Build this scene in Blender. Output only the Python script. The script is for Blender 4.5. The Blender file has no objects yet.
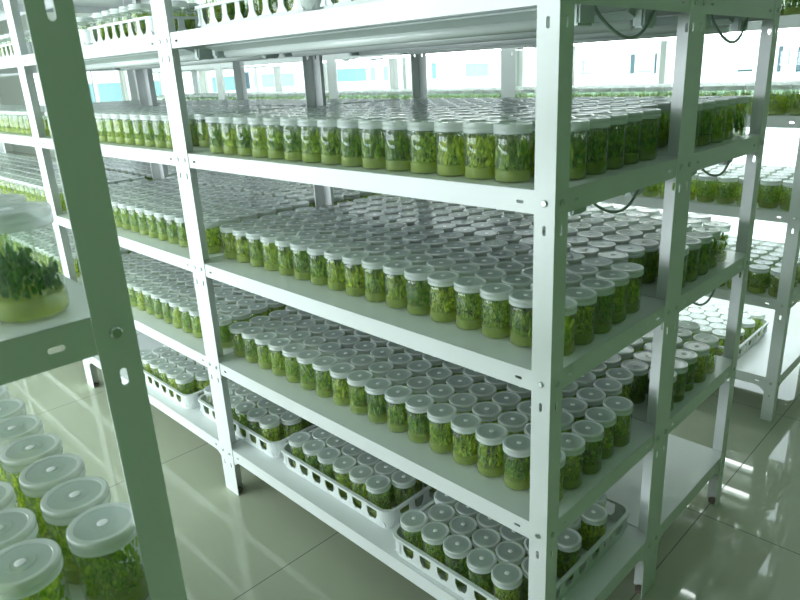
import bpy, bmesh, math, random
import numpy as np
from mathutils import Vector, Matrix
from mathutils.geometry import tessellate_polygon
random.seed(7)
S = bpy.context.scene
COL = S.collection
PI = math.pi

# ------------------------------------------------------------------ camera
CP = np.array([.5443, -.8579, 1.276])
YAW, PIT, ROL, FPX, CX, CY = 2.3498, -.3217, -.0432, 654.06, 418.55, 290.92
Fv = np.array([math.cos(PIT)*math.cos(YAW), math.cos(PIT)*math.sin(YAW), math.sin(PIT)])
R0 = np.cross(Fv, [0, 0, 1]); R0 /= np.linalg.norm(R0); U0 = np.cross(R0, Fv)
Rv = math.cos(ROL)*R0 + math.sin(ROL)*U0
Uv = -math.sin(ROL)*R0 + math.cos(ROL)*U0
cd = bpy.data.cameras.new('camera'); cam = bpy.data.objects.new('camera', cd); COL.objects.link(cam)
m = Matrix.Identity(4)
for i in range(3):
    m[i][0] = Rv[i]; m[i][1] = Uv[i]; m[i][2] = -Fv[i]; m[i][3] = CP[i]
cam.matrix_world = m
cd.sensor_width = 36; cd.lens = FPX/800*36
cd.shift_x = -(CX-400)/800; cd.shift_y = (CY-300)/800
cd.clip_start = .02; cd.clip_end = 300
cd.dof.use_dof = True; cd.dof.focus_distance = 1.5; cd.dof.aperture_fstop = 13
S.camera = cam

def proj(p):
    d = np.array(p)-CP; z = d@Fv
    return CX+FPX*(d@Rv)/z, CY-FPX*(d@Uv)/z, z

# ------------------------------------------------------------------ materials
def new(name):
    mt = bpy.data.materials.new(name); mt.use_nodes = True
    nt = mt.node_tree; nt.nodes.clear()
    o = nt.nodes.new('ShaderNodeOutputMaterial')
    return mt, nt, o
def pbr(name, col, rough=.5, spec=.5, metal=0, coat=0, trans=None, noise=None, thru=0):
    mt, nt, o = new(name)
    b = nt.nodes.new('ShaderNodeBsdfPrincipled')
    b.inputs['Base Color'].default_value = (*col, 1); b.inputs['Roughness'].default_value = rough
    b.inputs['Metallic'].default_value = metal; b.inputs['Specular IOR Level'].default_value = spec
    b.inputs['Coat Weight'].default_value = coat
    if noise:
        tc = nt.nodes.new('ShaderNodeTexCoord'); n = nt.nodes.new('ShaderNodeTexNoise'); n.inputs['Scale'].default_value = noise[0]
        n.inputs['Detail'].default_value = 4
        nt.links.new(tc.outputs['Object'], n.inputs['Vector'])
        r = nt.nodes.new('ShaderNodeValToRGB'); r.color_ramp.elements[0].position = .35; r.color_ramp.elements[1].position = .65
        r.color_ramp.elements[0].color = (*noise[1], 1); r.color_ramp.elements[1].color = (*col, 1)
        nt.links.new(n.outputs['Fac'], r.inputs['Fac']); nt.links.new(r.outputs['Color'], b.inputs['Base Color'])
    last = b.outputs[0]
    if trans:
        t = nt.nodes.new('ShaderNodeBsdfTranslucent'); t.inputs['Color'].default_value = (*trans[1], 1)
        mx = nt.nodes.new('ShaderNodeMixShader'); mx.inputs[0].default_value = trans[0]
        nt.links.new(last, mx.inputs[1]); nt.links.new(t.outputs[0], mx.inputs[2]); last = mx.outputs[0]
    if thru:
        t = nt.nodes.new('ShaderNodeBsdfTransparent'); mx = nt.nodes.new('ShaderNodeMixShader'); mx.inputs[0].default_value = thru
        nt.links.new(last, mx.inputs[1]); nt.links.new(t.outputs[0], mx.inputs[2]); last = mx.outputs[0]
    nt.links.new(last, o.inputs['Surface'])
    return mt
def emit(name, col, st):
    mt, nt, o = new(name)
    e = nt.nodes.new('ShaderNodeEmission'); e.inputs[0].default_value = (*col, 1); e.inputs[1].default_value = st
    nt.links.new(e.outputs[0], o.inputs['Surface']); return mt
def thin_glass(name, tint, haze=.06, gl=.35, rough=.03):
    mt, nt, o = new(name)
    t = nt.nodes.new('ShaderNodeBsdfTransparent'); t.inputs[0].default_value = (*tint, 1)
    d = nt.nodes.new('ShaderNodeBsdfDiffuse'); d.inputs[0].default_value = (.8, .85, .83, 1)
    g = nt.nodes.new('ShaderNodeBsdfGlossy'); g.inputs['Roughness'].default_value = rough
    lw0 = nt.nodes.new('ShaderNodeLayerWeight'); lw0.inputs[0].default_value = .5
    pw = nt.nodes.new('ShaderNodeMath'); pw.operation = 'POWER'; pw.inputs[1].default_value = 4
    nt.links.new(lw0.outputs['Facing'], pw.inputs[0])
    lw = nt.nodes.new('ShaderNodeMapRange'); lw.inputs['To Min'].default_value = .055; lw.inputs['To Max'].default_value = gl
    nt.links.new(pw.outputs[0], lw.inputs['Value'])
    m1 = nt.nodes.new('ShaderNodeMixShader'); m1.inputs[0].default_value = haze
    m2 = nt.nodes.new('ShaderNodeMixShader')
    nt.links.new(t.outputs[0], m1.inputs[1]); nt.links.new(d.outputs[0], m1.inputs[2])
    nt.links.new(lw.outputs[0], m2.inputs[0]); nt.links.new(m1.outputs[0], m2.inputs[1]); nt.links.new(g.outputs[0], m2.inputs[2])
    nt.links.new(m2.outputs[0], o.inputs['Surface']); return mt
def leafmat(name, c1, c2, scale=90):
    mt, nt, o = new(name)
    b = nt.nodes.new('ShaderNodeBsdfPrincipled'); b.inputs['Roughness'].default_value = .45
    tc = nt.nodes.new('ShaderNodeTexCoord'); n = nt.nodes.new('ShaderNodeTexNoise'); n.inputs['Scale'].default_value = scale
    oi = nt.nodes.new('ShaderNodeObjectInfo')
    r = nt.nodes.new('ShaderNodeValToRGB'); r.color_ramp.elements[0].position = .36; r.color_ramp.elements[1].position = .64
    r.color_ramp.elements[0].color = (*c1, 1); r.color_ramp.elements[1].color = (*c2, 1)
    nt.links.new(tc.outputs['Object'], n.inputs['Vector']); nt.links.new(n.outputs['Fac'], r.inputs['Fac'])
    h = nt.nodes.new('ShaderNodeHueSaturation')
    mr = nt.nodes.new('ShaderNodeMapRange'); mr.inputs['To Min'].default_value = .475; mr.inputs['To Max'].default_value = .52
    mv = nt.nodes.new('ShaderNodeMapRange'); mv.inputs['To Min'].default_value = 1.2; mv.inputs['To Max'].default_value = .75
    nt.links.new(oi.outputs['Random'], mr.inputs['Value']); nt.links.new(oi.outputs['Random'], mv.inputs['Value'])
    nt.links.new(mr.outputs[0], h.inputs['Hue']); nt.links.new(mv.outputs[0], h.inputs['Value'])
    nt.links.new(r.outputs[0], h.inputs['Color']); nt.links.new(h.outputs[0], b.inputs['Base Color'])
    t = nt.nodes.new('ShaderNodeBsdfTranslucent'); nt.links.new(h.outputs[0], t.inputs[0])
    mx = nt.nodes.new('ShaderNodeMixShader'); mx.inputs[0].default_value = .5
    nt.links.new(b.outputs[0], mx.inputs[1]); nt.links.new(t.outputs[0], mx.inputs[2]); nt.links.new(mx.outputs[0], o.inputs['Surface'])
    return mt

M = {}
M['paint'] = pbr('rack_white_paint', (.80, .83, .83), .30, .5)
M['dark'] = pbr('slot_dark', (.03, .04, .035), .8)
M['bolt'] = pbr('zinc_bolt', (.62, .66, .66), .28, .5, .9)
M['glass'] = thin_glass('jar_glass', (.955, .985, .955), .05, .7, .03)
M['pane'] = thin_glass('window_glass', (.95, .98, .98), .0, .5, .01)
M['lid'] = pbr('frosted_lid', (.90, .95, .95), .12, .9, trans=(.2, (.9, .94, .94)), thru=.28)
M['liddisc'] = pbr('frosted_lid_disc', (.64, .72, .72), .14, .9, trans=(.2, (.7, .78, .78)), thru=.26)
M['filter'] = pbr('filter_white', (.95, .97, .97), .7, .3)
M['agar'] = pbr('growth_gel', (.52, .62, .10), .25, .4, trans=(.5, (.68, .76, .14)), thru=.5)
M['leaf'] = leafmat('plantlet_green', (.20, .40, .025), (.60, .74, .07))
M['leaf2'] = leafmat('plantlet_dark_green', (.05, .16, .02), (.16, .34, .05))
M['tray'] = pbr('tray_plastic', (.84, .88, .87), .38, .5, trans=(.12, (.8, .85, .84)))
M['lamp'] = pbr('lamp_housing', (.62, .70, .69), .35, .5)
M['tubeoff'] = pbr('lamp_tube_unlit', (.78, .84, .82), .2, .6)
M['tubeon'] = emit('lamp_tube_lit', (.92, 1, .97), 13)
M['cable'] = pbr('grey_cable', (.32, .40, .37), .5)
M['foot'] = pbr('rubber_foot', (.15, .12, .09), .7)
M['wall'] = pbr('wall_paint', (.78, .80, .77), .8)
M['wallr'] = pbr('wall_right_added_green', (.05, .13, .03), .8)  # invented dark green, dims and tints the light on the rack sides
M['ceil'] = pbr('ceiling_paint', (.58, .68, .60), .9)
M['frame'] = pbr('window_frame_white', (.85, .88, .88), .4)
M['facade'] = pbr('building_render', (.86, .88, .86), .9)
M['bglass'] = pbr('building_window_teal', (.14, .28, .29), .15, .5, noise=(.25, (.20, .36, .38)))
M['bblue'] = pbr('building_window_blue', (.28, .50, .62), .15, .5)
M['breveal'] = pbr('building_window_reveal', (.05, .10, .12), .8)
M['ground'] = pbr('outdoor_ground', (.72, .75, .70), .9)

# floor tiles
mt, nt, o = new('floor_tiles')
b = nt.nodes.new('ShaderNodeBsdfPrincipled'); tc = nt.nodes.new('ShaderNodeTexCoord')
sep = nt.nodes.new('ShaderNodeSeparateXYZ'); nt.links.new(tc.outputs['Object'], sep.inputs[0])
TILE, OX, OY = .76, -.018, .866
ds = []
for ax, off in (('X', OX), ('Y', OY)):
    a = nt.nodes.new('ShaderNodeMath'); a.operation = 'SUBTRACT'; a.inputs[1].default_value = off-TILE/2
    nt.links.new(sep.outputs[ax], a.inputs[0])
    c = nt.nodes.new('ShaderNodeMath'); c.operation = 'PINGPONG'; c.inputs[1].default_value = TILE/2
    s2 = nt.nodes.new('ShaderNodeMath'); s2.operation = 'SUBTRACT'; s2.inputs[0].default_value = TILE/2
    nt.links.new(a.outputs[0], c.inputs[0]); nt.links.new(c.outputs[0], s2.inputs[1]); ds.append(s2)
mn = nt.nodes.new('ShaderNodeMath'); mn.operation = 'MINIMUM'
nt.links.new(ds[0].outputs[0], mn.inputs[0]); nt.links.new(ds[1].outputs[0], mn.inputs[1])
lt = nt.nodes.new('ShaderNodeMath'); lt.operation = 'LESS_THAN'; lt.inputs[1].default_value = .0017
nt.links.new(mn.outputs[0], lt.inputs[0])
nz = nt.nodes.new('ShaderNodeTexNoise'); nz.inputs['Scale'].default_value = 3; nz.inputs['Detail'].default_value = 6
nt.links.new(tc.outputs['Object'], nz.inputs['Vector'])
rp = nt.nodes.new('ShaderNodeValToRGB'); rp.color_ramp.elements[0].color = (.41, .44, .33, 1); rp.color_ramp.elements[1].color = (.49, .52, .40, 1)
nt.links.new(nz.outputs['Fac'], rp.inputs['Fac'])
mc = nt.nodes.new('ShaderNodeMixRGB'); mc.inputs[2].default_value = (.13, .15, .12, 1)
nt.links.new(lt.outputs[0], mc.inputs[0]); nt.links.new(rp.outputs[0], mc.inputs[1]); nt.links.new(mc.outputs[0], b.inputs['Base Color'])
rr = nt.nodes.new('ShaderNodeMapRange'); rr.inputs['To Min'].default_value = .025; rr.inputs['To Max'].default_value = .6
nt.links.new(lt.outputs[0], rr.inputs['Value']); nt.links.new(rr.outputs[0], b.inputs['Roughness'])
b.inputs['Specular IOR Level'].default_value = .55
nt.links.new(b.outputs[0], o.inputs['Surface']); M['floor'] = mt

# ------------------------------------------------------------------ helpers
def link(name, bm, mats, parent=None, smooth=False):
    me = bpy.data.meshes.new(name); bmesh.ops.recalc_face_normals(bm, faces=bm.faces); bm.to_mesh(me); bm.free()
    for mm in (mats if isinstance(mats, (list, tuple)) else [mats]): me.materials.append(mm)
    if smooth:
        for p in me.polygons: p.use_smooth = True
    ob = bpy.data.objects.new(name, me); COL.objects.link(ob)
    if parent: ob.parent = parent
    return ob
def empty(name, loc, rz=0):
    e = bpy.data.objects.new(name, None); e.empty_display_size = .05; COL.objects.link(e)
    e.location = loc; e.rotation_euler.z = rz; return e
def tag(o, label, cat, group=None):
    o['label'] = label; o['category'] = cat
    if group: o['group'] = group
    return o
def box(bm, x0, x1, y0, y1, z0, z1, mi=0):
    v = [bm.verts.new((x, y, z)) for x in (x0, x1) for y in (y0, y1) for z in (z0, z1)]
    for f in ((0, 1, 3, 2), (4, 6, 7, 5), (0, 4, 5, 1), (2, 3, 7, 6), (0, 2, 6, 4), (1, 5, 7, 3)):
        fc = bm.faces.new([v[i] for i in f]); fc.material_index = mi
def struct(name, bm, mat):
    o = link(name, bm, mat); o['kind'] = 'structure'; return o
def slot_poly(cu, cv, lu, lv, n=5):
    r = min(lu, lv)/2; pts = []
    du, dv = max(0, lu/2-r), max(0, lv/2-r)
    for q in range(4):
        a0 = q*PI/2
        su, sv = ((1, 1), (-1, 1), (-1, -1), (1, -1))[q]
        for k in range(n):
            a = a0+k*(PI/2)/n
            pts.append((cu+su*du+r*math.cos(a), cv+sv*dv+r*math.sin(a)))
    return pts
def plate(bm, org, u, v, n, outline, slots, t):
    """plate of thickness t along n with rounded slot holes"""
    org, u, v, n = Vector(org), Vector(u), Vector(v), Vector(n)
    loops = [outline]+[slot_poly(*s) for s in slots]
    flat = [p for l in loops for p in l]
    tri = tessellate_polygon([[Vector((p[0], p[1], 0)) for p in l] for l in loops])
    A = [bm.verts.new(org+u*p[0]+v*p[1]) for p in flat]
    B = [bm.verts.new(org+u*p[0]+v*p[1]+n*t) for p in flat]
    for a, b_, c in tri:
        try:
            bm.faces.new((A[a], A[b_], A[c])); bm.faces.new((B[c], B[b_], B[a]))
        except ValueError: pass
    i = 0
    for l in loops:
        k = len(l)
        for j in range(k):
            a, b_ = i+j, i+(j+1) % k
            bm.faces.new((A[a], A[b_], B[b_], B[a]))
        i += k
def rect(w, h): return [(0, 0), (w, 0), (w, h), (0, h)]
def lathe(bm, prof, n=32, mi=0, cap0=False, cap1=False, c=(0, 0, 0)):
    rings = []
    for r, z in prof:
        if r < 1e-6: rings.append([bm.verts.new((c[0], c[1], c[2]+z))])
        else: rings.append([bm.verts.new((c[0]+r*math.cos(2*PI*i/n), c[1]+r*math.sin(2*PI*i/n), c[2]+z)) for i in range(n)])
    for a, b_ in zip(rings, rings[1:]):
        for i in range(n):
            j = (i+1) % n
            if len(a) == 1: f = bm.faces.new((a[0], b_[j], b_[i]))
            elif len(b_) == 1: f = bm.faces.new((a[i], a[j], b_[0]))
            else: f = bm.faces.new((a[i], a[j], b_[j], b_[i]))
            f.material_index = mi
def tube(bm, pts, r, n=8):
    rings = []
    P = [Vector(p) for p in pts]
    for i, p in enumerate(P):
        d = (P[min(i+1, len(P)-1)]-P[max(i-1, 0)]).normalized()
        a = d.cross(Vector((0, 0, 1)));
        if a.length < 1e-3: a = Vector((1, 0, 0))
        a.normalize(); b_ = d.cross(a)
        rings.append([bm.verts.new(p+r*(a*math.cos(2*PI*k/n)+b_*math.sin(2*PI*k/n))) for k in range(n)])
    for A, B in zip(rings, rings[1:]):
        for k in range(n): bm.faces.new((A[k], A[(k+1) % n], B[(k+1) % n], B[k]))
    bm.faces.new(rings[0]); bm.faces.new(rings[-1])

# ------------------------------------------------------------------ room
FX0, FX1, FY0, FY1, CEIL = -16.2, 1.6, -4.0, 3.5, 2.7
bm = bmesh.new(); box(bm, FX0, FX1, FY0, FY1, -.1, 0); struct('floor', bm, M['floor'])
bm = bmesh.new(); box(bm, FX0, FX1, FY0, FY1, CEIL, CEIL+.1); struct('ceiling', bm, M['ceil'])
bm = bmesh.new(); box(bm, FX1, FX1+.1, FY0, FY1, 0, CEIL); struct('wall_right_added', bm, M['wallr'])  # unseen wall, added to keep the rack side faces dim and green
bm = bmesh.new(); box(bm, FX0-.1, FX0, FY0, FY1, 0, CEIL); struct('wall_left', bm, M['wall'])
SILL, HEAD = .85, 2.35
def window_wall(name, y0, y1, runs, first, SILL):
    bm = bmesh.new()
    box(bm, FX0, FX1, y0, y1, 0, SILL); box(bm, FX0, FX1, y0, y1, HEAD, CEIL)
    edges = [FX0]
    for a, b_ in runs: edges += [a, b_]
    edges.append(FX1)
    for i in range(0, len(edges), 2):
        if edges[i+1]-edges[i] > .01: box(bm, edges[i], edges[i+1], y0, y1, SILL, HEAD)
    struct(name, bm, M['wall'])
    k = first
    ym = (y0+y1)/2
    for a, b_ in runs:
        e = empty('window_%d' % k, ((a+b_)/2, ym, SILL)); e['kind'] = 'structure'; k += 1
        w = b_-a; h = HEAD-SILL; bm = bmesh.new()
        for x in (-w/2, -.02, w/2-.04): box(bm, x, x+.04, -.03, .03, 0, h)
        box(bm, -w/2+.04, w/2-.04, -.029, .029, 0, .04); box(bm, -w/2+.04, w/2-.04, -.029, .029, h-.04, h)
        link('window_frame', bm, M['frame'], e)
        bm = bmesh.new()
        box(bm, -w/2+.041, -.021, -.003, .003, .041, h-.041); box(bm, .021, w/2-.041, -.003, .003, .041, h-.041)
        link('window_pane', bm, M['pane'], e)
    return k
runs = [(x, x+2.3) for x in np.arange(-14.6-.0, -2.0, 2.4)]
nxt = window_wall('wall_back', FY1, FY1+.12, runs, 1, .14)
nxt = window_wall('wall_front', FY0-.12, FY0, [(-8.4, -6.1), (-6.0, -3.7), (-3.6, -1.3), (-1.2, -.1)], nxt, .25)  # last opening is an unseen window, added to brighten the right-hand front faces

# outdoors: the building across, square to the line of sight, and the ground
fh = np.array([math.cos(YAW), math.sin(YAW)]); DIST = 40.0
bc = CP[:2]+fh*DIST
bld = empty('office_building', (bc[0], bc[1], 0), YAW+PI/2)     # local -x ... +x across the view, local -y... facing room = +y*?
tag(bld, 'long white building across the yard with teal ribbon windows, seen through the glass', 'building')
def px2local(x, y):
    d = Fv+Rv*(x-CX)/FPX-Uv*(y-CY)/FPX
    t = DIST/(d[0]*fh[0]+d[1]*fh[1]); p = CP+d*t
    ax = np.array([math.cos(YAW+PI/2), math.sin(YAW+PI/2)])
    return (p[:2]-bc)@ax, p[2]
bm = bmesh.new(); box(bm, -45, 45, -9.0, -.02, -1, 12)
# depth of the block lies beyond the plane (local -y points away from the camera)
link('wall', bm, M['facade'], bld)
def bwin(x0, x1, y0, y1, mat, fr=True, thick=.12):
    a, za = px2local(x0, y1); b_, zb = px2local(x1, y0)
    a, b_ = min(a, b_), max(a, b_); z0, z1 = min(za, zb), max(za, zb)
    bm = bmesh.new(); box(bm, a, b_, -.02, .05, z0, z1); w = link('window', bm, M[mat], bld)
    bm = bmesh.new()
    box(bm, a-thick, a, -.02, .12, z0, z1); box(bm, b_, b_+thick, -.02, .12, z0, z1)
    box(bm, a-thick, b_+thick, -.02, .16, z0-thick, z0); box(bm, a-thick, b_+thick, -.02, .12, z1, z1+thick)
    link('window_surround', bm, M['facade'], w)
for x0, x1, y0, y1, mt_ in ((-40, -6, 84, 105, 'bglass'), (9, 24, 85, 104, 'bglass'), (60, 131, 82, 104, 'bglass'), (155, 172, 80, 98, 'bglass'),
                            (201, 216, 77, 93, 'bglass'), (223, 236, 76, 91, 'bglass'), (247, 251, 72, 89, 'breveal'), (253, 294, 73, 88, 'bblue'), (338, 366, 68, 82, 'bglass'),
                            (371, 375, 67, 81, 'bblue'), (384, 388, 66, 81, 'bblue'), (403, 407, 65, 80, 'bblue'), (432, 436, 63, 79, 'bglass'), (461, 463, 62, 78, 'bglass'),
                            (464, 488, 63, 77, 'bblue'), (519, 523, 61, 77, 'bglass'), (578, 592, 60, 75, 'bblue'), (610, 613, 57, 72, 'bglass'),
                            (629, 635, 54, 74, 'breveal'), (637, 652, 57, 73, 'bblue'), (653, 657, 53, 74, 'breveal'), (707, 712, 52, 68, 'bglass'), (736, 752, 69, 72, 'breveal'),
                            (775, 783, 46, 72, 'breveal'), (786, 790, 50, 65, 'bglass'), (794, 815, 46, 72, 'breveal')):
    bwin(x0, x1, y0, y1, mt_)
bm = bmesh.new(); box(bm, -120, 60, 3.62, 120, -.3, -.2); g = struct('ground', bm, M['ground'])

# ------------------------------------------------------------------ racks
LV = [1.400, 1.094, .782, .471, .170]
W_, D_ = 1.2, .48
def post_mesh(sx, sy, w, H, fine, lv):
    """L-section post whose outer corner is the origin; flanges run to -sx in x and -sy in y"""
    bm = bmesh.new(); t = .0018
    sl = []
    if fine:
        k = 0
        for z in lv:
            for dz in (-.063,):
                if .03 < z+dz < H-.02: sl.append((w*.5, z+dz, .0065, .017))
    plate(bm, (0, 0, 0), (-sx, 0, 0), (0, 0, 1), (0, -sy, 0), rect(w, H), sl, t)
    plate(bm, (0, -sy*t, 0), (0, -sy, 0), (0, 0, 1), (-sx, 0, 0), rect(w-t, H), [(s[0]-t, *s[1:]) for s in sl], t)
    return bm
def shelf_mesh(W, D, h, fine, gusset):
    """tray shelf, top at z=0, footprint x -W..0, y 0..D ; lips turned down"""
    bm = bmesh.new(); i = .0022; t = .0012
    box(bm, -W+i, -i, i, D-i, -t, 0)
    for (org, u, n, L) in (((-W+i, i, -h), (1, 0, 0), (0, 1, 0), W-2*i), ((-W+i, D-i, -h), (1, 0, 0), (0, -1, 0), W-2*i),
                           ((-i, i, -h), (0, 1, 0), (-1, 0, 0), D-2*i), ((-W+i, i, -h), (0, 1, 0), (1, 0, 0), D-2*i)):
        if gusset:
            g, gw = .03, .045
            o = [(0, -g), (gw*.82, -g), (gw*.86, -g*.5), (gw, -.012), (gw*1.25, -.003), (gw*1.6, 0), (L-gw*1.6, 0), (L-gw*1.25, -.003), (L-gw, -.012), (L-gw*.86, -g*.5), (L-gw*.82, -g), (L, -g), (L, h), (0, h)]
        else: o = rect(L, h)
        sl = [(.065, h*.45, .014, .0055), (L-.065, h*.45, .014, .0055)] if fine else []
        plate(bm, org, u, (0, 0, 1), n, o, sl, .0012)
    # return flanges under the lips
    box(bm, -W+.03, -.03, i+.0012, .014, -h, -h+.0012); box(bm, -W+.03, -.03, D-.014, D-i-.0012, -h, -h+.0012)
    return bm
def rack(x1, y0, label, fine=True, W=W_, D=D_, w=.0384, h=.0385, lv=LV, top=True, H=1.95, group=None, bf=(1, 1)):
    r = empty('storage_rack', (x1, y0, 0)); tag(r, label, 'rack', group)
    for sx in (1, -1):
        for sy in (-1, 1):
            # corner at (0 or -W, 0 or D)
            p = link('post', post_mesh(sx, sy, w, H, fine, lv), M['paint'], r)
            p.location = (0 if sx == 1 else -W, 0 if sy == -1 else D, 0)
            # foot
            bm = bmesh.new(); ox = -sx; oy = -sy
            xs = sorted((ox*.001, ox*w)); ys = sorted((oy*.001, oy*w)); 
            lathe(bm, [(0, .0005), (.012, .0005), (.012, .009), (.006, .012), (.0, .012)], 12, c=(ox*.016, oy*.016, 0))
            f = link('foot', bm, M['foot'], p)
            if fine == 2:
                for z in lv:
                    for face in (0, 1):
                        # only where the flange faces an aisle
                        if face == 0 and (sy != -1 or not bf[0]): continue
                        if face == 1 and (sx != 1 or not bf[1]): continue
                        kb = (face, ox, oy)
                        if kb not in BM:
                            bm = bmesh.new(); n = 10; prev = None
                            for rr_, dd in ((.0058, 0), (.0058, .0018), (.0042, .0032)):
                                cur = []
                                for k in range(n):
                                    a = 2*PI*k/n; uu = w*.5+rr_*math.cos(a); vv = rr_*math.sin(a)
                                    cur.append(bm.verts.new((ox*uu, -.0001-dd, vv) if face == 0 else (.0001+dd, oy*uu, vv)))
                                if prev:
                                    for k in range(n): bm.faces.new((prev[k], prev[(k+1) % n], cur[(k+1) % n], cur[k]))
                                prev = cur
                            bm.faces.new(prev)
                            bo = link('bolt', bm, M['bolt'], p); BM[kb] = bo.data
                        else:
                            bo = bpy.data.objects.new('bolt', BM[kb]); COL.objects.link(bo); bo.parent = p
                        bo.location = (0, 0, z-.019)
    BM.clear(); key = (W, D, h, fine)
    for i, z in enumerate(([1.711] if top else [])+list(lv)):  # highest shelf is out of view, added to shade what stands below
        gus = (i == len(lv)-(0 if top else 1))
        k2 = key+(gus,)
        if k2 not in SHM:
            s = link('shelf', shelf_mesh(W, D, h, fine, gus), M['paint'], r); SHM[k2] = s.data
        else:
            s = bpy.data.objects.new('shelf', SHM[k2]); COL.objects.link(s); s.parent = r
        s.location = (0, 0, z)
    return r
SHM = {}; BM = {}
colw = ['', 'first', 'second', 'third', 'fourth']
GAP = 0.0
RACKS = {}
names = {(0, 0): 'large white steel jar rack with its corner post nearest the camera, across the aisle',
         (1, 0): 'white steel jar rack left of the double post beside the large near rack',
         (2, 0): 'white steel jar rack at the far left edge of the photo, third along the aisle',
         (3, 0): 'white steel jar rack fourth along the aisle, barely seen at the left edge',
         (0, 1): 'white steel rack standing directly behind the near rack, with its side rails on the right',
         (1, 1): 'white steel rack behind the aisle rack that stands left of the double post',
         (2, 1): 'white steel rack in the rear row, third from the right end'}
for (c, q), lb in names.items():
    RACKS[(c, q)] = rack(-c*W_, q*D_, lb, fine=(2 if c <= 1 else 0), bf=(q == 0, c == 0))
FXR, FYR = -.035, 1.55
for c in range(4):
    RACKS[(c, 9)] = rack(FXR-c*W_, FYR, ['brightly lit white rack across the rear aisle, at the right edge of the photo',
        'lit white rack across the rear aisle, second bay from the right', 'white rack across the rear aisle, third bay from the right', 'white rack across the rear aisle, fourth bay from the right'][c], fine=(2 if c == 0 else 0))
FGX, FGY, FGW = -.037, -.641, .0357
FGL = [1.397, 1.085, .772, .461, .160]
RACKS['fg'] = rack(FGX, FGY-D_, 'dark shaded rack end in the left foreground with one wide post close to the camera', fine=2, w=FGW, h=.0358, lv=FGL)

# ------------------------------------------------------------------ lamp battens
def lamp_proto(lit):
    e = empty('lamp_batten', (0, 0, 0)); L = 1.09
    bm = bmesh.new()      # profile in y,z  (hangs below z=0)
    pr = [(-.052, -.033), (-.047, -.031), (-.047, -.003), (-.044, 0), (.044, 0), (.047, -.003), (.047, -.031), (.052, -.033), (.052, -.036), (.044, -.038), (.020, -.046), (-.020, -.046), (-.044, -.038), (-.052, -.036)]
    if lit: pr = [(-.020, -.010), (-.018, 0), (.018, 0), (.020, -.010), (.008, -.014), (-.008, -.014)]
    A = [bm.verts.new((-L/2, y, z)) for y, z in pr]; B = [bm.verts.new((L/2, y, z)) for y, z in pr]
    for i in range(len(pr)): bm.faces.new((A[i], A[(i+1) % len(pr)], B[(i+1) % len(pr)], B[i]))
    bm.faces.new(A); bm.faces.new(B)
    link('housing', bm, M['lamp'], e)
    bm = bmesh.new(); zt = -.028 if lit else -.052; tube(bm, [(-L/2+.02, 0, zt), (L/2-.02, 0, zt)], .012 if not lit else .008, 12)
    link('tube', bm, M['tubeon' if lit else 'tubeoff'], e, True)
    for s in (-1, 1):
        bm = bmesh.new(); x = s*(L/2-.005); box(bm, min(x, x+s*.022), max(x, x+s*.022), -.026, .026, -.042 if lit else -.062, -.001)
        bmesh.ops.bevel(bm, geom=bm.edges[:], offset=.004, segments=2, affect='EDGES')
        link('end_cap', bm, M['lamp'], e)
    return e
def copy_tree(o, parent=None):
    c = o.copy(); COL.objects.link(c)
    if parent is not None: c.parent = parent
    for ch in KIDS.get(o.name, []): copy_tree(ch, c)
    return c
KIDS = {}
def reg(o):
    KIDS[o.name] = [c for c in bpy.data.objects if c.parent == o]
    for c in KIDS[o.name]: reg(c)
LP = {False: lamp_proto(False), True: lamp_proto(True)}
for p in LP.values(): reg(p)
used = {False: False, True: False}
shelfname = ['top', 'upper', 'middle', 'lower', 'bottom']
def add_lamp(x1, y, z, lit, label, group, cable=None):
    e = LP[lit] if not used[lit] else copy_tree(LP[lit]); used[lit] = True
    e.location = (x1-.6, y, z-.0015); tag(e, label, 'lamp', group)
    if cable:
        bm = bmesh.new(); tube(bm, cable, .0028, 8); cb = link('lamp_cable', bm, M['cable'], None, True); cb.location = (x1-.6, y, z-.0015)
        tag(cb, 'grey cable loop sagging below the side rail, '+label.split('under ')[1], 'cable', 'lamp cables at the rack sides')
rk = {(0, 0): 'near rack', (1, 0): 'rack left of double post', (0, 1): 'second rack'}
for (c, q), nm in rk.items():
    for li in range(4):
        for j, dy in enumerate((.140, .36)):
            if (q == 0 and (li > 1 or (c == 1 and li > 0))) or (q == 1 and (li == 3 or (li == 2 and j == 1))): continue
            cab = None
            if j == 0 and c == 0:
                sg = .05+random.random()*.02
                x0 = .56
                cab = [(x0, .02, -.03)]
                for k in range(1, 12):
                    a = k/12; cab.append((x0+.012*math.sin(PI*a), .02+a*.225, -.03-sg*math.sin(PI*a)**.8+.012*a))
                cab.append((x0, .25, -.022))
            add_lamp(-c*W_, q*D_+dy, LV[li], False, 'unlit tube lamp, %s one under %s shelf of %s' % (('front', 'rear')[j], shelfname[li], nm), 'unlit lamps of the %s' % nm, cab)
for c in range(3):
    for li in range(4):
        for j, dy in enumerate((.15, .36)):
            if (c == 0 and li == 2 and j == 0) or (c == 2 and li > 0): continue
            add_lamp(FXR-c*W_-.0, FYR+dy, LV[li], True, 'lit tube lamp, %s one under %s shelf, %s bay across rear aisle' % (('front', 'rear')[j], shelfname[li], ('right', 'second', 'third')[c]), 'lit lamps across the rear aisle')

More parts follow.
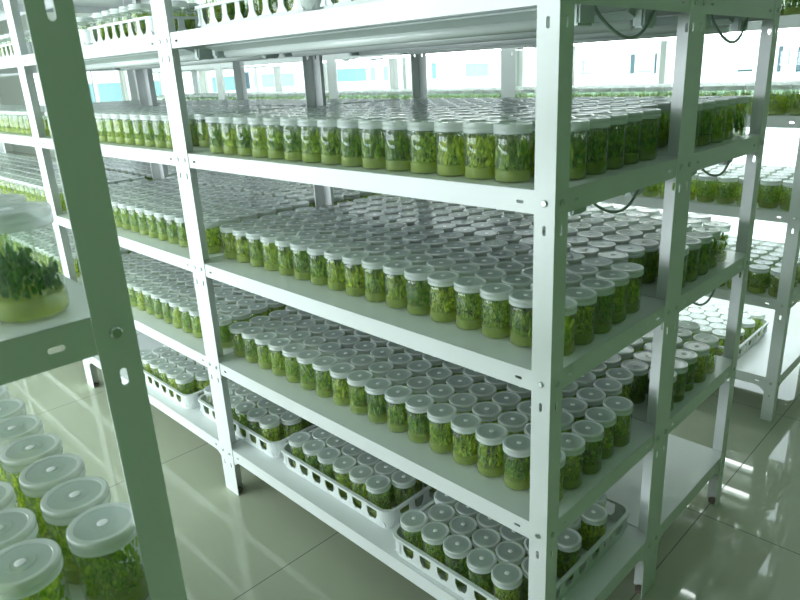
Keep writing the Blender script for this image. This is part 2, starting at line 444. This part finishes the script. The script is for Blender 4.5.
# ------------------------------------------------------------------ jars
def lid_prof(): return [(.0300, .0805), (.0324, .0805), (.0328, .082), (.0328, .0868), (.0319, .0874), (.0319, .0884), (.0328, .0890), (.0328, .0940), (.0322, .0958), (.0308, .0962), (.0297, .0961), (.0280, .0960), (.0268, .0959), (.0262, .0953)]
def build_plants(seed, n, segs=3, fine=1.0, ztop=.046, zlo=.005):
    rnd = random.Random(seed); bm = bmesh.new()
    for i in range(n):
        a = rnd.uniform(0, 2*PI); rr_ = .0285*math.sqrt(rnd.uniform(.15, .95)); z0 = rnd.uniform(zlo, ztop)
        p = Vector((rr_*math.cos(a), rr_*math.sin(a), z0)); yaw = rnd.uniform(0, 2*PI)
        L = rnd.uniform(.016, .034)*fine; w = rnd.uniform(.0026, .0052)*(.35+.65*fine); lean = rnd.uniform(.05, .7)
        d = Vector((math.cos(yaw), math.sin(yaw), 0)); sd = Vector((-d.y, d.x, 0)); prev = None
        for k in range(segs+1):
            tt = k/segs; pos = p+Vector((0, 0, 1))*L*tt*(1-.25*lean*tt)+d*L*lean*tt*tt*.8
            rad = math.hypot(pos.x, pos.y)
            if rad > .0290: pos.x *= .0290/rad; pos.y *= .0290/rad
            pos.z = min(pos.z, .0765)
            ww = w*(.45+1.6*tt-2.0*tt*tt) if k < segs else .0004
            q = (pos-sd*ww, pos+sd*ww)
            q = [Vector((v.x, v.y, v.z)) for v in q]
            for v in q:
                r2 = math.hypot(v.x, v.y)
                if r2 > .0295: v.x *= .0295/r2; v.y *= .0295/r2
            cur = [bm.verts.new(v) for v in q]
            if prev: bm.faces.new((prev[0], prev[1], cur[1], cur[0]))
            prev = cur
    return bm
VAR = []
for sd in range(6):
    me = bpy.data.meshes.new('plantlets'); b_ = build_plants(sd, 120); b_.to_mesh(me); b_.free(); me.materials.append(M['leaf']); VAR.append(me)
BUSH = []
for sd in range(4):
    me = bpy.data.meshes.new('plantlets'); b_ = build_plants(80+sd, 420, 3, .38, .066); b_.to_mesh(me); b_.free(); me.materials.append(M['leaf']); BUSH.append(me)
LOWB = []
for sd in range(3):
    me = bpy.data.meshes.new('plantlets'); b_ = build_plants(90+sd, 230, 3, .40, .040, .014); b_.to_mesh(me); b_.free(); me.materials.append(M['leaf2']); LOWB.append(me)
NS = 36
proto = empty('culture_jar', (0, 0, 0))
bm = bmesh.new(); lathe(bm, [(0, .001), (.024, .0008), (.0290, .0022), (.0310, .006), (.0312, .070), (.0306, .075), (.0296, .078), (.0296, .090)], NS)
link('glass_body', bm, M['glass'], proto, True)
bm = bmesh.new(); lathe(bm, lid_prof()+[], NS)
lathe(bm, [(.0262, .0953), (.0258, .0949), (.0132, .0949), (.0126, .0953), (.0090, .0953), (.0084, .0949), (0, .0949)], NS, 1)
lid = link('lid', bm, [M['lid'], M['liddisc']], proto, True)
for p in lid.data.polygons:
    if abs(p.normal.z) > .97: p.use_smooth = False
bm = bmesh.new(); lathe(bm, [(.0054, .0950), (.0054, .0955), (.0046, .0958), (0, .0958)], 16)
link('filter_patch', bm, M['filter'], lid, True)['label'] = 'white round filter patch'
bm = bmesh.new(); lathe(bm, [(0, .0035), (.0290, .0035), (.0300, .006), (.0300, .0205), (.0295, .022), (0, .0217)], 24)
link('growth_medium', bm, M['agar'], proto, True)
pl = bpy.data.objects.new('plantlets', VAR[0]); COL.objects.link(pl); pl.parent = proto
reg(proto)

# low-poly version for the distant mass (same shape, one mesh)
def low_jar():
    bm = bmesh.new(); n = 14
    lathe(bm, [(0, .001), (.029, .001), (.0312, .006), (.0312, .072), (.0296, .079)], n, 0)
    lathe(bm, [(.0302, .0800), (.0328, .0815), (.0328, .0940), (.0318, .0960), (.0270, .0958)], n, 1)
    lathe(bm, [(.0270, .0958), (.0262, .0950), (0, .0950)], n, 2)
    lathe(bm, [(.0054, .0951), (0, .0957)], 8, 3)
    lathe(bm, [(0, .0035), (.0300, .0035), (.0300, .022), (0, .022)], n, 4)
    return bm
lows = []
for sd in range(4):
    bm = low_jar(); k0 = len(bm.faces)
    b2 = build_plants(50+sd, 34, 2); me = bpy.data.meshes.new('tmp'); b2.to_mesh(me); b2.free()
    bm.from_mesh(me); bpy.data.meshes.remove(me)
    bm.faces.ensure_lookup_table()
    for f in bm.faces[k0:]: f.material_index = 5
    bm.verts.ensure_lookup_table(); bm.verts.index_update()
    V = np.array([v.co[:] for v in bm.verts]); FS = [[v.index for v in f.verts] for f in bm.faces]; MI = [f.material_index for f in bm.faces]
    lows.append((V, np.array([len(f) for f in FS]), np.array([i for f in FS for i in f]), np.array(MI))); bm.free()

JARS = []   # (x, y, z, label, group)
ORD = ['', 'first', 'second', 'third', 'fourth', 'fifth', 'sixth', 'seventh', 'eighth', 'ninth', 'tenth', 'eleventh', 'twelfth', 'thirteenth', 'fourteenth', 'fifteenth', 'sixteenth', 'seventeenth', 'eighteenth', 'nineteenth', 'twentieth']
def jit(a): return random.uniform(-a, a)
def field(xr, xl, y0, y1, z, where, rows_word='row', px=.0712, py=.0680, skip=0.0, grp=None, off=0, hexa=False, endname='from right end'):
    y = y0; r = 0; 
    while y <= y1+1e-6:
        r += 1; x = xr-((r+off) % 2)*px/2 if hexa else xr-random.uniform(0, .014); k = 0
        while x >= xl:
            k += 1
            if random.random() >= skip:
                rw = 'front' if r == 1 else ORD[r]
                JARS.append((x+jit(.001), y+jit(.001), z, 'green plantlet jar, %s row, %s %s, %s' % (rw, ORD[min(k, 20)], endname, where), grp or ('jars, '+where), r == 1 or (k == 1 and xr > -.2)))
            x -= px
        y += py
E_ = 'from the right end'
# near rack
field(-.046, -1.17, .056, .44, LV[1], 'upper shelf of near rack', px=.0682)
field(-.044, -1.17, .098, .42, LV[2], 'middle shelf of near rack', px=.0690)
field(-.044, -1.17, .088, .44, LV[3], 'lower shelf of near rack', px=.0690)
# rack to the left
for li, sk in ((1, .0), (2, .0), (3, .01)):
    field(-1.26, -2.345, .06+.025*(li > 1), .44, LV[li], '%s shelf left of double post' % shelfname[li])
    field(-2.46, -3.545, .06, .44, LV[li], '%s shelf of third rack' % shelfname[li])
    field(-3.66, -4.7, .06, .44, LV[li], '%s shelf of fourth rack' % shelfname[li])
    field(-.045, -1.15, {1: .056+.068*6, 2: .098+.068*5, 3: .088+.068*6}[li], .93, LV[li], '%s shelf behind near rack' % shelfname[li])
    field(-1.25, -2.35, {1: .056+.068*6, 2: .098+.068*5, 3: .088+.068*6}[li], .93, LV[li], '%s shelf, second rear rack' % shelfname[li])
    field(-2.45, -3.55, {1: .056+.068*6, 2: .098+.068*5, 3: .088+.068*6}[li], .93, LV[li], '%s shelf, third rear rack' % shelfname[li])
for c in range(4):
    for li in (1, 2, 3):
        field(FXR-.045-c*W_, FXR-1.155-c*W_, FYR+.045, FYR+.44, LV[li], '%s shelf, rear aisle bay %s' % (shelfname[li], ORD[c+1]))
field(FXR-.045, FXR-.6, FYR+.05, FYR+.2, LV[0], 'top shelf across rear aisle')
# foreground rack
field(FGX-.034-.0, -1.1, 0, 0, FGL[2], 'x') if False else None
for r in range(6):
    for k in range(9):
        JARS.append((FGX-.031-k*.0715, -.697-r*.072+jit(.001), FGL[2], 'plantlet jar with clouded lid, %s from the foreground post, %s row from aisle, below' % (ORD[k+1], ORD[r+1]), 'jars on the lower foreground shelf', True))
for r in range(5):
    for k in range(7):
        JARS.append((-.092-k*.073, -.706-r*.073+jit(.001), FGL[1], 'plantlet jar at left edge, %s from the foreground post, %s row, on higher shelf' % (ORD[k+1], ORD[r+1]), 'jars on the upper foreground shelf', k == 0 or r == 0))

# ------------------------------------------------------------------ trays
def tray_mesh(LX, LY, H=.058):
    """open crate with slotted sides, footprint centred, floor at z=0"""
    bm = bmesh.new(); t = .0022; c = .035
    def rr(ex, ey, r):
        pts = []
        for q, (sx, sy) in enumerate(((1, 1), (-1, 1), (-1, -1), (1, -1))):
            for k in range(5):
                a = q*PI/2+k*PI/8
                pts.append((sx*(ex-r)+r*math.cos(a), sy*(ey-r)+r*math.sin(a)))
        return pts
    def ringstrip(specs):
        prev = None; first = None
        for pts, z in specs:
            cur = [bm.verts.new((x, y, z)) for x, y in pts]
            if prev:
                n = len(cur)
                for i in range(n): bm.faces.new((prev[i], prev[(i+1) % n], cur[(i+1) % n], cur[i]))
            else: first = cur
            prev = cur
        return first, prev
    ex, ey = LX/2, LY/2
    # rim
    o1, o2 = rr(ex, ey, c), rr(ex-.009, ey-.009, c-.008)
    f, l = ringstrip([(o1, H-.007), (o1, H), (o2, H), (o2, H-.007)])
    n = len(f)
    for i in range(n): bm.faces.new((l[i], l[(i+1) % n], f[(i+1) % n], f[i]))
    # base
    b1 = rr(ex-.008, ey-.008, c-.006)
    f, l = ringstrip([(b1, 0), (b1, .014), (rr(ex-.0105, ey-.0105, c-.008), .014), (rr(ex-.0105, ey-.0105, c-.008), .003)])
    bm.faces.new(f); bm.faces.new(l)
    # solid corners
    for q, (sx, sy) in enumerate(((1, 1), (-1, 1), (-1, -1), (1, -1))):
        r = c; cx_, cy_ = sx*(ex-.004-r), sy*(ey-.004-r); P = []
        e0 = [(cx_+r*math.cos(q*PI/2+k*PI/16), cy_+r*math.sin(q*PI/2+k*PI/16)) for k in range(9)]
        e1 = [(cx_+(r-t)*math.cos(q*PI/2+k*PI/16), cy_+(r-t)*math.sin(q*PI/2+k*PI/16)) for k in range(9)]
        for k in range(8):
            vs = [bm.verts.new((*p, z)) for p in (e0[k], e0[k+1], e1[k+1], e1[k]) for z in (.012, H-.006)]
            bm.faces.new((vs[0], vs[2], vs[3], vs[1])); bm.faces.new((vs[6], vs[4], vs[5], vs[7]))
    # ribs
    for ax, L_, other in ((0, LX, ey), (1, LY, ex)):
        span = L_-2*c-.008; n = max(4, int(round(span/.056)))
        for i in range(n+1):
            p = -span/2+i*span/n
            for s in (-1, 1):
                for (w0, w1, z0, z1) in ((.022, .015, .012, .020), (.015, .0105, .020, .028), (.0105, .0095, .028, H-.006)):
                    y0_ = s*(other-.006); y1_ = s*(other-.006-.0025)
                    q = [(p-w0, y0_, z0), (p+w0, y0_, z0), (p+w1, y0_, z1), (p-w1, y0_, z1)]
                    q2 = [(a, y1_, z) for a, _, z in q]
                    vv = [bm.verts.new((a, b2, z) if ax == 0 else (b2, a, z)) for a, b2, z in q+q2]
                    for fidx in ((0, 1, 2, 3), (7, 6, 5, 4), (0, 4, 5, 1), (1, 5, 6, 2), (2, 6, 7, 3), (3, 7, 4, 0)):
                        bm.faces.new([vv[i_] for i_ in fidx])
    return bm
TM = {}
def tray(x0, x1, y0, y1, z, label, where, skip=0.0, jars=True, px=.0682, py=.0590):
    k = (round(x1-x0, 3), round(y1-y0, 3))
    if k not in TM:
        o = link('jar_tray', tray_mesh(*k), M['tray']); TM[k] = o.data
    else:
        o = bpy.data.objects.new('jar_tray', TM[k]); COL.objects.link(o)
    o.location = ((x0+x1)/2, (y0+y1)/2, z+.0005); tag(o, label, 'tray', 'slotted white trays')
    if jars: field(x1-.044, x0+.042, y0+.044, y1-.040, z+.0045, where, px=px, py=py, skip=skip, hexa=True)
zb = LV[4]
tray(-.452, -.048, .006, .474, zb, 'white slotted tray of jars on the bottom shelf beside the near corner post', 'bottom shelf tray by corner post')
tray(-.980, -.495, .050, .455, zb, 'white slotted tray of jars in the middle of the near rack bottom shelf', 'middle bottom shelf tray')
tray(-1.480, -.995, .050, .455, zb, 'white slotted tray of jars on the bottom shelf behind the double post', 'bottom shelf tray behind double post')
tray(-1.990, -1.505, .030, .435, zb, 'white slotted tray of jars on the bottom shelf left of the double post', 'bottom shelf tray left of post')
tray(-.68, -.196, FYR+.042, FYR+.445, zb, 'white slotted tray on the lit bottom shelf across the rear aisle', 'rear aisle bottom tray')
z1 = LV[0]
tray(-1.130, -.645, .050, .455, z1, 'white slotted tray on the top shelf just right of the double post', 'top shelf tray right of double post', .1)
tray(-.625, -.140, .050, .455, z1, 'white slotted tray on the top shelf near the corner post', 'top shelf tray near corner post', .1)
tray(-1.840, -1.355, .050, .455, z1, 'white slotted tray on the top shelf just left of the double post', 'top shelf tray left of double post', .1)
tray(-2.345, -1.860, .050, .455, z1, 'white slotted tray on the top shelf behind the wide foreground post', 'top shelf tray behind foreground post', .1)
tray(-3.00, -2.515, .050, .455, z1, 'white slotted tray on the top shelf at the left edge of the photo', 'top shelf tray at left edge', .1)

# ------------------------------------------------------------------ place the jars
def blocked(j):
    if j[1] < -.05 or j[1] > 1.1: return False
    for c in range(5):
        for yy in (0, D_, 2*D_):
            dx = max(0, abs(j[0]+c*W_)-.0384); dy = max(0, abs(j[1]-yy)-.0384 if yy == D_ else (abs(j[1]-yy)-.0384))
            if math.hypot(dx, dy) < .0335: return True
    return False
JARS = [j for j in JARS if not blocked(j)]
grid = {}; keep = []
for j in JARS:
    cx_, cy_ = int(j[0]//.07), int(j[1]//.07); ok = True
    for a in (-1, 0, 1):
        for b_ in (-1, 0, 1):
            for q in grid.get((cx_+a, cy_+b_, round(j[2], 2)), ()):
                if math.hypot(q[0]-j[0], q[1]-j[1]) < .0658: ok = False
    if ok: grid.setdefault((cx_, cy_, round(j[2], 2)), []).append(j); keep.append(j)
JARS = keep
def mass(rest):
    """one mesh of many simple jars; also returns which jar each face belongs to"""
    VS, LT, LI, MI, WH = [], [], [], [], []; off = 0
    rnd = random.Random(3)
    for n, j in enumerate(rest):
        V, nl, li, mi = lows[rnd.randrange(4)]
        a = rnd.uniform(0, 2*PI); c, s = math.cos(a), math.sin(a)
        Rz = np.array([[c, s, 0], [-s, c, 0], [0, 0, 1]])
        VS.append(V@Rz+np.array(j[:3])); LT.append(nl); LI.append(li+off); MI.append(mi); WH.append(np.full(len(nl), n)); off += len(V)
    VS = np.concatenate(VS).astype(np.float32); LT = np.concatenate(LT); LI = np.concatenate(LI); MI = np.concatenate(MI)
    me = bpy.data.meshes.new('culture_jar')
    me.vertices.add(len(VS)); me.vertices.foreach_set('co', VS.ravel())
    me.loops.add(len(LI)); me.loops.foreach_set('vertex_index', LI.astype(np.int32))
    me.polygons.add(len(LT)); st = np.concatenate([[0], np.cumsum(LT)[:-1]]).astype(np.int32)
    me.polygons.foreach_set('loop_start', st); me.polygons.foreach_set('material_index', MI.astype(np.int32))
    me.polygons.foreach_set('use_smooth', (MI < 2))
    me.update(calc_edges=True)
    for k in ('glass', 'lid', 'liddisc', 'filter', 'agar', 'leaf'): me.materials.append(M[k])
    return me, np.concatenate(WH)
vis = []
for j in JARS:
    px_, py_, dz = proj((j[0], j[1], j[2]+.06)); m_ = .04*FPX/dz if dz > .1 else 0
    if dz < .1 or px_ < -m_*1.2 or px_ > 800+m_*1.2 or py_ < -m_*1.6 or py_ > 600+m_*1.8: continue
    vis.append(j)
# which jars show largest from the photographer's place: the 300 that do are built one by one
me, who = mass(vis)
tmp = bpy.data.objects.new('tmp', me); COL.objects.link(tmp); bpy.context.view_layer.update()
dg = bpy.context.evaluated_depsgraph_get(); cnt = np.zeros(len(vis)); inv = {}
for y in range(1, 600, 4):
    for x in range(1, 800, 4):
        d = Vector((Fv+Rv*(x-CX)/FPX-Uv*(y-CY)/FPX)).normalized(); o_ = Vector(CP)
        h, l, n_, fi, ob, _m = S.ray_cast(dg, o_, d)
        if h and ob.name == 'tmp': cnt[who[fi]] += 1
bpy.data.objects.remove(tmp); bpy.data.meshes.remove(me)
order = np.argsort(-cnt, kind='stable')
NIND = 300
ind = [vis[i] for i in order[:NIND]]; rest = [vis[i] for i in order[NIND:]]
print('smallest chosen', cnt[order[NIND-1]], 'largest left', cnt[order[NIND]])
first = True
seen = set()
for j in ind:
    if first: e = proto; first = False
    else: e = copy_tree(proto)
    e.location = j[:3]; rz = random.uniform(0, 2*PI); e.rotation_euler.z = rz
    kids = [e] if e is proto else None
    tag(e, j[3], 'jar', j[4])
    if j[3] in seen: print('DUP', j[3])
    seen.add(j[3])
for o in list(COL.objects):
    if o.name.startswith('plantlets') and o.parent is not None:
        p = o.parent.location
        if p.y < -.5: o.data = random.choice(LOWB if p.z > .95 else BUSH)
        else: o.data = random.choice(VAR+BUSH[:2])
bpy.context.view_layer.update()

me, _ = mass(rest)
o = bpy.data.objects.new('culture_jar', me); COL.objects.link(o)
tag(o, 'all the smaller plantlet jars packed on the more distant rack shelves', 'jars'); o['kind'] = 'stuff'
print('jars', len(JARS), 'in view', len(vis), 'rest', len(rest))

# ------------------------------------------------------------------ light
wd = bpy.data.worlds.new('sky'); S.world = wd; wd.use_nodes = True; nt = wd.node_tree; nt.nodes.clear()
bg = nt.nodes.new('ShaderNodeBackground'); out = nt.nodes.new('ShaderNodeOutputWorld')
bg.inputs[0].default_value = (.86, .96, 1.0, 1); bg.inputs[1].default_value = 4.6
nt.links.new(bg.outputs[0], out.inputs[0])
def area(name, loc, rot, sx, sy, col, p):
    l = bpy.data.lights.new(name, 'AREA'); l.shape = 'RECTANGLE'; l.size = sx; l.size_y = sy; l.color = col; l.energy = p
    o = bpy.data.objects.new(name, l); COL.objects.link(o); o.location = loc; o.rotation_euler = rot; return o
# daylight at three front-wall windows; fourth window and lamp added to brighten right-hand faces
for x, wx_, pw_ in ((-7.25, 2.2, 100), (-4.85, 2.2, 90), (-2.45, 2.2, 86), (-.65, 1.0, 32)):
    area('window_daylight', (x, FY0+.03, 1.3), (PI/2, 0, 0), wx_, 2.0, (.90, .96, 1.0), pw_)
S.view_settings.view_transform = 'Standard'; S.view_settings.look = 'None'
S.view_settings.exposure = -.1; S.view_settings.gamma = 1
cy = S.cycles
cy.max_bounces = 10; cy.diffuse_bounces = 4; cy.glossy_bounces = 4; cy.transparent_max_bounces = 24; cy.transmission_bounces = 4
cy.caustics_reflective = False; cy.caustics_refractive = False; cy.sample_clamp_indirect = 4
cy.use_denoising = True; cy.sample_clamp_indirect = 6
